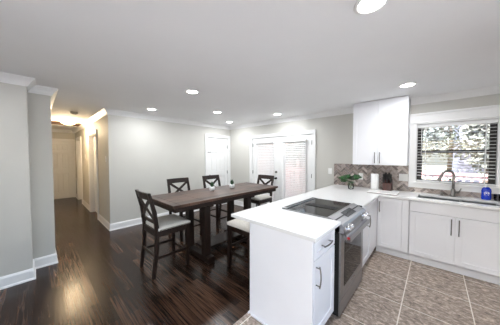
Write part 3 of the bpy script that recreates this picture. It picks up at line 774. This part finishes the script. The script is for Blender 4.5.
for (yy, zz, n, L) in rows:
    for k in range(n):
        x = -.617 + .095 * (k + .5 * (n == 2)) / 2; b0 = Vector((x, yy - .004, CT + zz)); d = Vector((0, -.32, .78)).normalized()
        h = MB().bar(b0, b0 + d * L * .95, .017, .024, .004, up=(0, 1, 0)).build('knife_handle', M['black'], t)

def leaf_mesh(mb, base, tip, width, up, fold=.25, lobes=0, mi=0):
    base, tip = Vector(base), Vector(tip); d = tip - base; L = d.length; d.normalize(); up = Vector(up).normalized()
    s = d.cross(up).normalized(); u = s.cross(d).normalized(); n = 8; rows = []
    bm = bmesh.new()
    for i in range(n + 1):
        t = i / n; wv = width * (math.sin(PI * min(1, t ** .75)) ** .8) * (1 + (.28 * math.sin(t * PI * lobes) if lobes else 0)) + .0006
        droop = -.22 * L * t * t; c = base + d * (L * t) + u * droop
        rows.append([bm.verts.new(c - s * wv + u * fold * wv), bm.verts.new(c), bm.verts.new(c + s * wv + u * fold * wv)])
    for a, b in zip(rows, rows[1:]):
        for k in range(2): bm.faces.new((a[k], a[k + 1], b[k + 1], b[k]))
    ex = bmesh.ops.extrude_face_region(bm, geom=list(bm.faces))
    bmesh.ops.translate(bm, vec=u * -.0009, verts=[v for v in ex['geom'] if isinstance(v, bmesh.types.BMVert)])
    bmesh.ops.recalc_face_normals(bm, faces=bm.faces)
    mb._merge(bm, mi, True)
VX, VY = -1.075, 3.78
t = thing('vase_of_leaves', 'clear glass vase of broad green leaves in front of the backsplash', 'vase', (VX, VY, CT))
m = MB(); m.lathe([(0, .001), (.040, .001), (.046, .02), (.047, .06), (.041, .09), (.043, .10), (.040, .10), (.038, .09), (.043, .06), (.042, .02), (.036, .008), (0, .008)], (VX, VY, CT)); m.build('vase', M['vaseglass'], t)
m = MB(); m2 = MB(); rnd = random.Random(5)
for (ax, ay, z0, L, wd) in [(-.15, -.02, .17, .15, .068), (-.19, .03, .12, .12, .060), (.11, .0, .19, .13, .066), (.08, .05, .22, .11, .060), (-.05, -.10, .15, .12, .066), (.05, -.10, .11, .11, .060), (-.09, .06, .21, .12, .060), (.02, -.05, .19, .11, .060), (.03, -.09, .17, .13, .070), (.0, -.11, .12, .12, .068), (-.13, -.07, .20, .11, .060)]:
    b0 = Vector((VX + ax * .18, VY + ay * .18, CT + .02)); b1 = Vector((VX + ax * .42, VY + ay * .42, CT + z0 * .85 + .02)); tip = b1 + Vector((ax * .62, ay * .62, .035)).normalized() * L
    m2.tube([b0, (b0 + b1) / 2 + Vector((0, 0, .01)), b1], .0025, 6)
    leaf_mesh(m, b1, tip, wd, (rnd.uniform(-.2, .2), -.45, 1), .15, 5)
m.build('leaves', M['leaf'], t); m2.build('stems', M['stem'], t)

# plates on walls
def plate(name, label, cat, mtx, x, z, wd, ht, kind, group=None):
    p0 = mtx @ Vector((x, 0, z))
    t = thing(name, label, cat, p0, group)
    m = MB(); m.xf = mtx; m.box(x - wd / 2, x + wd / 2, -.006, -.0005, z - ht / 2, z + ht / 2, .003); m.build('plate', M['white'], t)
    ks = {'switch': [0], 'double': [-.026, .026], 'outlet': [0]}[kind]
    for k in ks:
        m = MB(); m.xf = mtx
        if kind == 'outlet':
            m.box(x - .017, x + .017, -.009, -.005, z - .035, z + .035, .002); m.build('receptacle', M['white'], t)
            for zz in (-.018, .018):
                for xx in (-.006, .006):
                    m = MB(); m.xf = mtx; m.box(x + xx - .001, x + xx + .001, -.0093, -.0085, z + zz - .005, z + zz + .005); m.build('slot', M['black'], t)
        else:
            m.box(x + k - .016, x + k + .016, -.010, -.005, z - .033, z + .033, .002); m.build('rocker', M['white'], t)
mb_ = frame_mat((0, YB, 0), (1, 0, 0), (0, -1, 0)); mbs = frame_mat((0, YB - .012, 0), (1, 0, 0), (0, -1, 0))
plate('light_switch', 'white light switch on the greige wall between french doors and backsplash', 'switch', mb_, -1.60, 1.185, .075, .12, 'switch')
plate('outlet', 'white outlet on the backsplash behind the green leaves', 'outlet', mbs, -1.015, 1.115, .075, .12, 'outlet')
plate('light_switch', 'wide white double switch plate on the backsplash beside the window', 'switch', mbs, -.377, 1.14, .12, .12, 'double')
mh = frame_mat((0, YH1, 0), (1, 0, 0), (0, -1, 0))
plate('light_switch', 'white switch plate on the hallway wall near the dining corner', 'switch', mh, -4.99, 1.44, .08, .12, 'switch')
plate('light_switch', 'white switch plate on the hallway wall between the two side doors', 'switch', mh, -7.45, 1.49, .08, .12, 'switch')

# ------------------------------------------------------------------ lights
def downlight(x, y, label):
    t = thing('recessed_light', label, 'ceiling light', (x, y, H), 'round recessed ceiling lights')
    m = MB(); m.lathe([(.072, -.001), (.094, -.001), (.096, -.004), (.092, -.008), (.078, -.010), (.072, -.006), (.072, -.001)], (x, y, H), n=40); m.build('trim_ring', M['white'], t)
    m = MB(); m.lathe([(0, -.0015), (.0725, -.0015), (.0725, -.004), (0, -.005)], (x, y, H), n=40); m.build('lens', M['lens'], t)
    ld = bpy.data.lights.new('downlight', 'AREA'); ld.shape = 'DISK'; ld.size = .14; ld.energy = DOWNLIGHT_W; ld.color = COOL
    lo = bpy.data.objects.new('downlight_lamp', ld); COL.objects.link(lo); lo.location = (0, 0, -.012); lo.parent = t
for x, y, lb in [(-.30, 1.40, 'largest recessed light, over the peninsula counter'), (-.28, 3.30, 'recessed light in the ceiling in front of the wall cabinet'),
                 (-2.56, 1.55, 'recessed light above the near end of the dining table'), (-4.10, 1.58, 'recessed light near the hallway end of the dining wall'),
                 (-3.36, 2.62, 'recessed light over the middle of the dining room between its neighbours'), (-4.10, 3.60, 'recessed light in the corner by the closet door'),
                 (-2.55, 3.64, 'recessed light in front of the french doors'),
                 (-.30, -.75, 'added recessed fill light behind the camera on the kitchen side'), (-2.56, -.75, 'added recessed fill light behind the camera on the dining side')]:  # these two are added out of view as fill
    downlight(x, y, lb)
t = thing('flush_ceiling_light', 'glowing dome flush light on the hallway ceiling', 'ceiling light', (-6.95, .61, H))
m = MB(); m.lathe([(0, -.001), (.15, -.001), (.155, -.012), (.15, -.022), (0, -.022)], (-6.95, .61, H), n=36); m.build('base', M['white'], t)
m = MB(); m.lathe([(.145, -.022), (.15, -.045), (.13, -.075), (.08, -.10), (0, -.108)], (-6.95, .61, H), n=36); m.build('glass_dome', M['dome'], t)
ld = bpy.data.lights.new('hall_lamp', 'POINT'); ld.energy = HALL_W; ld.shadow_soft_size = .09; ld.color = WARM
lo = bpy.data.objects.new('hall_lamp', ld); COL.objects.link(lo); lo.location = (0, 0, -.21); lo.parent = t
t = thing('smoke_detector', 'grey smoke detector on the hallway ceiling in front of the dome lamp', 'smoke detector', (-5.55, .58, H))
m = MB(); m.lathe([(0, -.001), (.065, -.001), (.067, -.012), (.060, -.034), (.045, -.040), (0, -.041)], (-5.55, .58, H)); m.build('housing', pmat('detector_grey', (.36, .34, .31), .5), t)
m = MB(); m.lathe([(.030, -.039), (.034, -.044), (.038, -.039)], (-5.55, .58, H)); m.build('vent_ring', M['darkmetal'], t)

# ------------------------------------------------------------------ dining table
TX0, TX1, TY0, TY1, TZ = -3.04, -2.20, 1.075, 3.17, .92
tcx, tcy = (TX0 + TX1) / 2, (TY0 + TY1) / 2
t = thing('dining_table', 'long dark brown counter height trestle dining table', 'table', (tcx, tcy, 0))
top = MB().box(TX0 + .10, TX1 - .10, TY0 + .42, TY1 - .42, TZ - .035, TZ, .002).build('centre_planks', M['tabletop'], t)
for xx in (TX0, TX1 - .098): MB().box(xx, xx + .098, TY0 + .42, TY1 - .42, TZ - .035, TZ, .003).build('side_board', M['tabletop'], t)
for y0, y1 in ((TY0, TY0 + .418), (TY1 - .418, TY1)):
    lf = MB().box(TX0, TX1, y0 + (.09 if y0 < tcy else 0), y1 - (0 if y0 < tcy else .09), TZ - .035, TZ, .003).build('leaf', M['tabletop'], t)
    yy = (y0, y0 + .088) if y0 < tcy else (y1 - .088, y1)
    MB().box(TX0, TX1, yy[0], yy[1], TZ - .035, TZ, .003).build('breadboard_end', M['tabletop'], lf)
m = MB(); a = .03
m.box(TX0 + a, TX0 + a + .022, TY0 + a, TY1 - a, TZ - .095, TZ - .036, .002).box(TX1 - a - .022, TX1 - a, TY0 + a, TY1 - a, TZ - .095, TZ - .036, .002)
m.box(TX0 + a + .022, TX1 - a - .022, TY0 + a, TY0 + a + .022, TZ - .095, TZ - .036, .002).box(TX0 + a + .022, TX1 - a - .022, TY1 - a - .022, TY1 - a, TZ - .095, TZ - .036, .002)
m.build('apron', M['darkwood'], t)
for y in (1.64, 2.50):
    for x in (-2.38, -2.82):
        MB().box(x - .048, x + .048, y - .048, y + .048, .085, TZ - .085, .004).build('leg', M['darkwood'], t)
    m = MB(); m.box(-2.95, -2.25, y - .055, y + .055, .012, .088, .006); m.box(-2.95, -2.85, y - .05, y + .05, .0005, .014).box(-2.35, -2.25, y - .05, y + .05, .0005, .014); m.build('foot_beam', M['darkwood'], t)
    MB().box(-2.95, -2.25, y - .045, y + .045, TZ - .125, TZ - .086, .004).build('top_beam', M['darkwood'], t)
MB().box(-2.75, -2.45, 1.694, 2.446, .10, .135, .004).build('stretcher_shelf', M['darkwood'], t)

# small potted plants
def small_plant(x, y, label, seed):
    t = thing('potted_plant', label, 'plant', (x, y, TZ), 'small white pots on the dining table')
    m = MB(); m.lathe([(0, .001), (.034, .001), (.043, .014), (.047, .04), (.046, .068), (.043, .070), (.041, .06), (0, .06)], (x, y, TZ)); m.build('pot', M['white'], t)
    m = MB(); rnd = random.Random(seed)
    for k in range(26):
        a = k * 2.4; rr = .008 + .02 * rnd.random(); hgt = .045 + .05 * rnd.random(); b0 = Vector((x + rr * .4 * math.cos(a), y + rr * .4 * math.sin(a), TZ + .058))
        tip = b0 + Vector((math.cos(a) * (.012 + .03 * rnd.random()), math.sin(a) * (.012 + .03 * rnd.random()), hgt))
        leaf_mesh(m, b0, tip, .011, (math.cos(a), math.sin(a), .3), .2)
    m.build('leaves', M['leafdark'], t)
small_plant(-2.735, 2.01, 'small white pot with green sprigs, nearer the long end of the table', 1)
small_plant(-2.69, 2.42, 'small white pot with green sprigs, nearer the french doors', 2)

# ------------------------------------------------------------------ chairs (built facing +Y at the origin)
def cushion(w, d, z0, z1, r=.03):
    b = bmesh.new(); nx = 10; V = []
    def P(u, v, top):
        x = u * w / 2; y = v * d / 2
        k = max(abs(u), abs(v)); dome = (1 - u ** 4) * (1 - v ** 4)
        return Vector((x, y, (z0 + (z1 - z0) * (.45 + .55 * dome)) if top else z0))
    gs = [[b.verts.new(P(-1 + 2 * i / nx, -1 + 2 * j / nx, True)) for j in range(nx + 1)] for i in range(nx + 1)]
    for i in range(nx):
        for j in range(nx): b.faces.new((gs[i][j], gs[i + 1][j], gs[i + 1][j + 1], gs[i][j + 1]))
    bnd = [e for e in b.edges if len(e.link_faces) == 1]
    ex = bmesh.ops.extrude_edge_only(b, edges=bnd)
    nv = [e for e in ex['geom'] if isinstance(e, bmesh.types.BMVert)]
    for v in nv: v.co.z = z0
    bmesh.ops.recalc_face_normals(b, faces=b.faces)
    m = MB(); m._merge(b, 0, True); return m
SZ = .565
def make_chair(label):
    t = thing('counter_chair', label, 'chair', (0, 0, 0), 'cross back counter chairs round the dining table')
    w2 = .205
    for s in (-1, 1):
        MB().bar((s * w2, .20, .001), (s * w2, .20, SZ), .036, .036, .003, wx2=.042, wy2=.042).build('front_leg', M['darkwood'], t)
        m = MB()   # rear leg sweeping up into the back post
        pts = [(-.255, .001, .034), (-.215, .30, .042), (-.205, .58, .046), (-.235, .82, .042), (-.298, 1.055, .034)]
        b = bmesh.new(); rows = []
        for (y, z, wv) in pts:
            hx = .019 if z < .9 else .017
            rows.append([b.verts.new((s * w2 + dx * hx, y + dy * wv / 2, z)) for dx, dy in ((-1, -1), (1, -1), (1, 1), (-1, 1))])
        for a, c in zip(rows, rows[1:]):
            for k in range(4): b.faces.new((a[k], a[(k + 1) % 4], c[(k + 1) % 4], c[k]))
        b.faces.new(rows[0]); b.faces.new(rows[-1]); bmesh.ops.recalc_face_normals(b, faces=b.faces); m._merge(b)
        m.build('rear_leg', M['darkwood'], t)
    m = MB(); m.box(-.225, .225, .182, .222, SZ - .065, SZ + .012, .003).box(-.19, .19, -.222, -.19, SZ - .065, SZ + .012, .003)
    m.box(-.225, -.187, -.185, .19, SZ - .065, SZ + .012, .003).box(.187, .225, -.185, .19, SZ - .065, SZ + .012, .003).box(-.19, .19, -.19, .19, SZ - .01, SZ + .008); m.build('seat_frame', M['darkwood'], t)
    m = cushion(.475, .43, SZ + .013, SZ + .082); c = m.build('cushion', M['fabric'], t); c.data.transform(Matrix.Translation((0, .018, 0)))
    m = MB()
    for k in range(25):
        for (x, y, nx_, ny_) in ((-.228 + .456 * k / 24, .2345, 0, 1), (-.239, -.18 + .41 * k / 24, -1, 0), (.239, -.18 + .41 * k / 24, 1, 0)):
            m.xf = Matrix.Translation((x, y, SZ + .021)) @ Vector((nx_, ny_, 0)).to_track_quat('Z', 'Y').to_matrix().to_4x4(); m.lathe([(.0078, -.001), (.006, .0032), (0, .0046)], n=8)
    m.build('nailhead_trim', M['nail'], c)
    # stretchers
    for (p, q) in (((-w2 + .018, .20, .19), (w2 - .018, .20, .19)), ((-w2 + .018, -.232, .27), (w2 - .018, -.232, .27)), ((-w2, -.212, .235), (-w2, .182, .235)), ((w2, -.212, .235), (w2, .182, .235))):
        MB().bar(p, q, .018, .030, .002).build('stretcher', M['darkwood'], t)
    def yb(z): return -.205 - .03 * (z - .58) / .24 if z < .82 else -.235 - .063 * (z - .82) / .235
    def arc(z0, z1, th, bow):
        b = bmesh.new(); rows = []; n = 10
        for i in range(n + 1):
            u = -1 + 2 * i / n; x = u * .189; off = -bow * (1 - u * u)
            rows.append([b.verts.new((x, yb(z) + off + dy * th / 2, z)) for z, dy in ((z0, -1), (z1, -1), (z1, 1), (z0, 1))])
        for a, c in zip(rows, rows[1:]):
            for k in range(4): b.faces.new((a[k], a[(k + 1) % 4], c[(k + 1) % 4], c[k]))
        b.faces.new(rows[0]); b.faces.new(rows[-1]); bmesh.ops.recalc_face_normals(b, faces=b.faces)
        m = MB(); m._merge(b); return m
    arc(.968, 1.056, .022, .022).build('top_rail', M['darkwood'], t)
    arc(.665, .705, .020, .010).build('lower_rail', M['darkwood'], t)
    for s in (-1, 1):
        n = 6; pp = [(s * (-.186 + .372 * i / n), yb(.70 + .275 * i / n) - .016 * (1 - (2 * i / n - 1) ** 2) - (.003 if s > 0 else -.003),   .70 + .275 * i / n) for i in range(n + 1)]
        m = MB()
        for a, c in zip(pp, pp[1:]): m.bar(a, c, .044, .014, 0, up=(0, 1, 0.25))
        m.build('cross_slat', M['darkwood'], t)
    return t
CH = [(-2.69, 1.205, 0, 'dark cross back chair with pale cushion at the near end of the table'),
      (-3.47, 1.94, -PI / 2, 'dark cross back chair on the wall side of the table, nearer the hallway'),
      (-3.47, 2.74, -PI / 2, 'dark cross back chair on the wall side of the table, nearer the closet door'),
      (-2.86, 3.34, PI, 'dark cross back chair at the far end of the table before the french doors')]
proto = make_chair(CH[0][3])
for i, (x, y, a, lb) in enumerate(CH):
    o = proto if i == 0 else dup(proto)
    o.location = (x, y, 0); o.rotation_euler = (0, 0, a); o['label'] = lb

# backless stool
sx, sy, sw = -1.83, 1.96, .43
t = thing('counter_stool', 'backless dark stool with pale cushion tucked beside the peninsula', 'stool', (sx, sy, 0))
for a in (-1, 1):
    for b in (-1, 1):
        MB().bar((sx + a * .195, sy + b * .195, .001), (sx + a * .18, sy + b * .18, .56), .040, .040, .003).build('leg', M['darkwood'], t)
m = MB(); e = .20
m.box(sx - e, sx + e, sy - e, sy - e + .03, .50, .572, .003).box(sx - e, sx + e, sy + e - .03, sy + e, .50, .572, .003).box(sx - e, sx - e + .03, sy - e, sy + e, .50, .572, .003).box(sx + e - .03, sx + e, sy - e, sy + e, .50, .572, .003)
m.box(sx - e + .02, sx + e - .02, sy - e + .02, sy + e - .02, .555, .570); m.build('seat_frame', M['darkwood'], t)
c = cushion(sw, sw, .573, .655).build('cushion', M['fabric'], t); c.data.transform(Matrix.Translation((sx, sy, 0)))
for z, (p, q) in ((.20, ((-1, -1), (1, -1))), (.20, ((-1, 1), (1, 1))), (.28, ((-1, -1), (-1, 1))), (.28, ((1, -1), (1, 1)))):
    MB().bar((sx + p[0] * .185, sy + p[1] * .185, z), (sx + q[0] * .185, sy + q[1] * .185, z), .018, .030, .002).build('stretcher', M['darkwood'], t)

# ------------------------------------------------------------------ outside
m = MB(); m.box(-9, 14, -16, YS - T - .02, -.25, -.08); m.box(XR + T + .02, 14, YS - T - .02, 3.2, -.25, -.08); o = m.build('bounce_ground', M['bounce_ground']); tag(o, 'added pale ground outside the unseen windows that bounces sunlight indoors', 'bounce_ground', kind='structure')  # unseen pale ground, added to bounce sun up to the ceiling
m = MB(); m.box(-40, 40, YB + 3.6, 60, -.9, -.6); o = m.build('lawn', M['grass']); tag(o, 'pale lawn seen through the window', 'lawn', kind='structure')
m = MB(); m.box(-8, 5, YB + T + .01, YB + 3.5, -.2, -.06); o = m.build('deck', M['deck']); tag(o, 'red painted deck outside the french doors', 'deck', kind='structure')
t = thing('deck_railing', 'red wooden deck railing outside the window and french doors', 'railing', (-1, YB + 3.35, -.06))
yr = YB + 3.35
m = MB(); m.box(-8, 5, yr - .07, yr + .07, .985, 1.045, .004); m.box(-8, 5, yr - .02, yr + .02, .90, .99, .004); m.build('top_rail', M['rail'], t)
m = MB(); m.box(-8, 5, yr - .03, yr + .03, .06, .12, .004); m.build('bottom_rail', M['rail'], t)
for k in range(9): MB().box(-7.9 + k * 1.6, -7.8 + k * 1.6, yr - .05, yr + .05, -.06, .985, .004).build('post', M['rail'], t)
for k in range(86):
    x = -7.75 + k * .148; MB().box(x, x + .04, yr - .02, yr + .02, .10, .985, .002).build('baluster', M['rail'], t)
t = thing('neighbor_house', 'grey sided house behind the trees outside the window', 'house', (2.2, 22, -.6))
m = MB(); m.box(1.2, 3.1, 19.5, 26, -.6, 5.2)
for k in range(28): m.prism([(1.2, 19.5, -.5 + k * .2), (1.2, 19.46, -.5 + k * .2), (1.2, 19.5, -.31 + k * .2)], (1.9, 0, 0))
m.build('siding', M['siding'], t)
m = MB(); m.prism([(.9, 19.1, 5.1), (3.4, 19.1, 5.1), (2.15, 19.1, 6.6)], (0, 7.2, 0)); m.build('roof', M['roof'], t)
h = MB().box(1.9, 2.5, 19.42, 19.50, 1.0, 2.3).build('window', M['frame'], t); MB().box(1.95, 2.45, 19.40, 19.43, 1.05, 2.25).build('window_glass', M['blackglass'], h)
t = thing('brick_house', 'pale brick house across the yard seen through the french doors', 'house', (-9, 14, -.6))
m = MB(); m.box(-14, -7.2, 13, 19, -.6, 3.6); m.build('wall', M['brick_out'], t)
m = MB(); m.prism([(-14.4, 12.6, 3.55), (-6.8, 12.6, 3.55), (-10.6, 12.6, 6)], (0, 6.8, 0)); m.build('roof', M['roof'], t)
for x in (-12.5, -9.5): MB().box(x, x + 1.1, 12.92, 13.02, .8, 2.2).build('window', M['frame'], t)
def tree(x, y, h, r, seed, label, mat, trunk=.12):
    t = thing('tree', label, 'tree', (x, y, -.6), 'trees in the yard')
    rnd = random.Random(seed); m = MB(); m.tube([(x, y, -.6), (x + .1, y, h * .4), (x - .05, y + .1, h)], [trunk, trunk * .8, trunk * .3], 10)
    for k in range(9):
        a = rnd.uniform(0, 2 * PI); z = h * rnd.uniform(.3, .9); m.tube([(x, y, z), (x + math.cos(a) * r * .4, y + math.sin(a) * r * .4, z + .5), (x + math.cos(a) * r * .8, y + math.sin(a) * r * .8, z + .9)], [trunk * .35, trunk * .2, .01], 6)
    m.build('trunk', M['bark'], t)
    b = bmesh.new()
    for k in range(1700):
        while True:
            p = Vector((rnd.uniform(-1, 1), rnd.uniform(-1, 1), rnd.uniform(-1, 1)))
            if p.length < 1: break
        c = Vector((x + p.x * r, y + p.y * r, h * .72 + p.z * h * .5)); s = rnd.uniform(.07, .16)
        u = Vector((rnd.uniform(-1, 1), rnd.uniform(-1, 1), rnd.uniform(-1, 1))).normalized(); v = u.orthogonal().normalized()
        b.faces.new([b.verts.new(c + q) for q in (u * s, v * s * .5, -u * s, -v * s * .5)])
    m = MB(); m._merge(b); m.build('foliage', mat, t)
for a in [(-.9, 11.5, 4.6, 1.5, 1, 'leafy tree outside the left half of the kitchen window', M['crown2']), (.55, 15.5, 5.2, 1.6, 2, 'leafy tree farther off behind the kitchen window', M['crown']),
          (3.9, 12, 5, 1.5, 3, 'leafy tree at the right edge of the kitchen window', M['crown']), (-6.2, 10.5, 4.5, 1.4, 4, 'leafy tree seen through the french door near the kitchen', M['crown2']),
          (-3.6, 17, 6.5, 2.0, 6, 'tall leafy tree left of the kitchen window view', M['crown']), (1.4, 11.6, 3.4, .6, 7, 'small pale tree in front of the grey house', M['crown2']),
          (-10.0, 10.8, 4.2, 1.3, 5, 'leafy tree seen through the french door with the knob', M['crown2'])]:
    tree(*a)
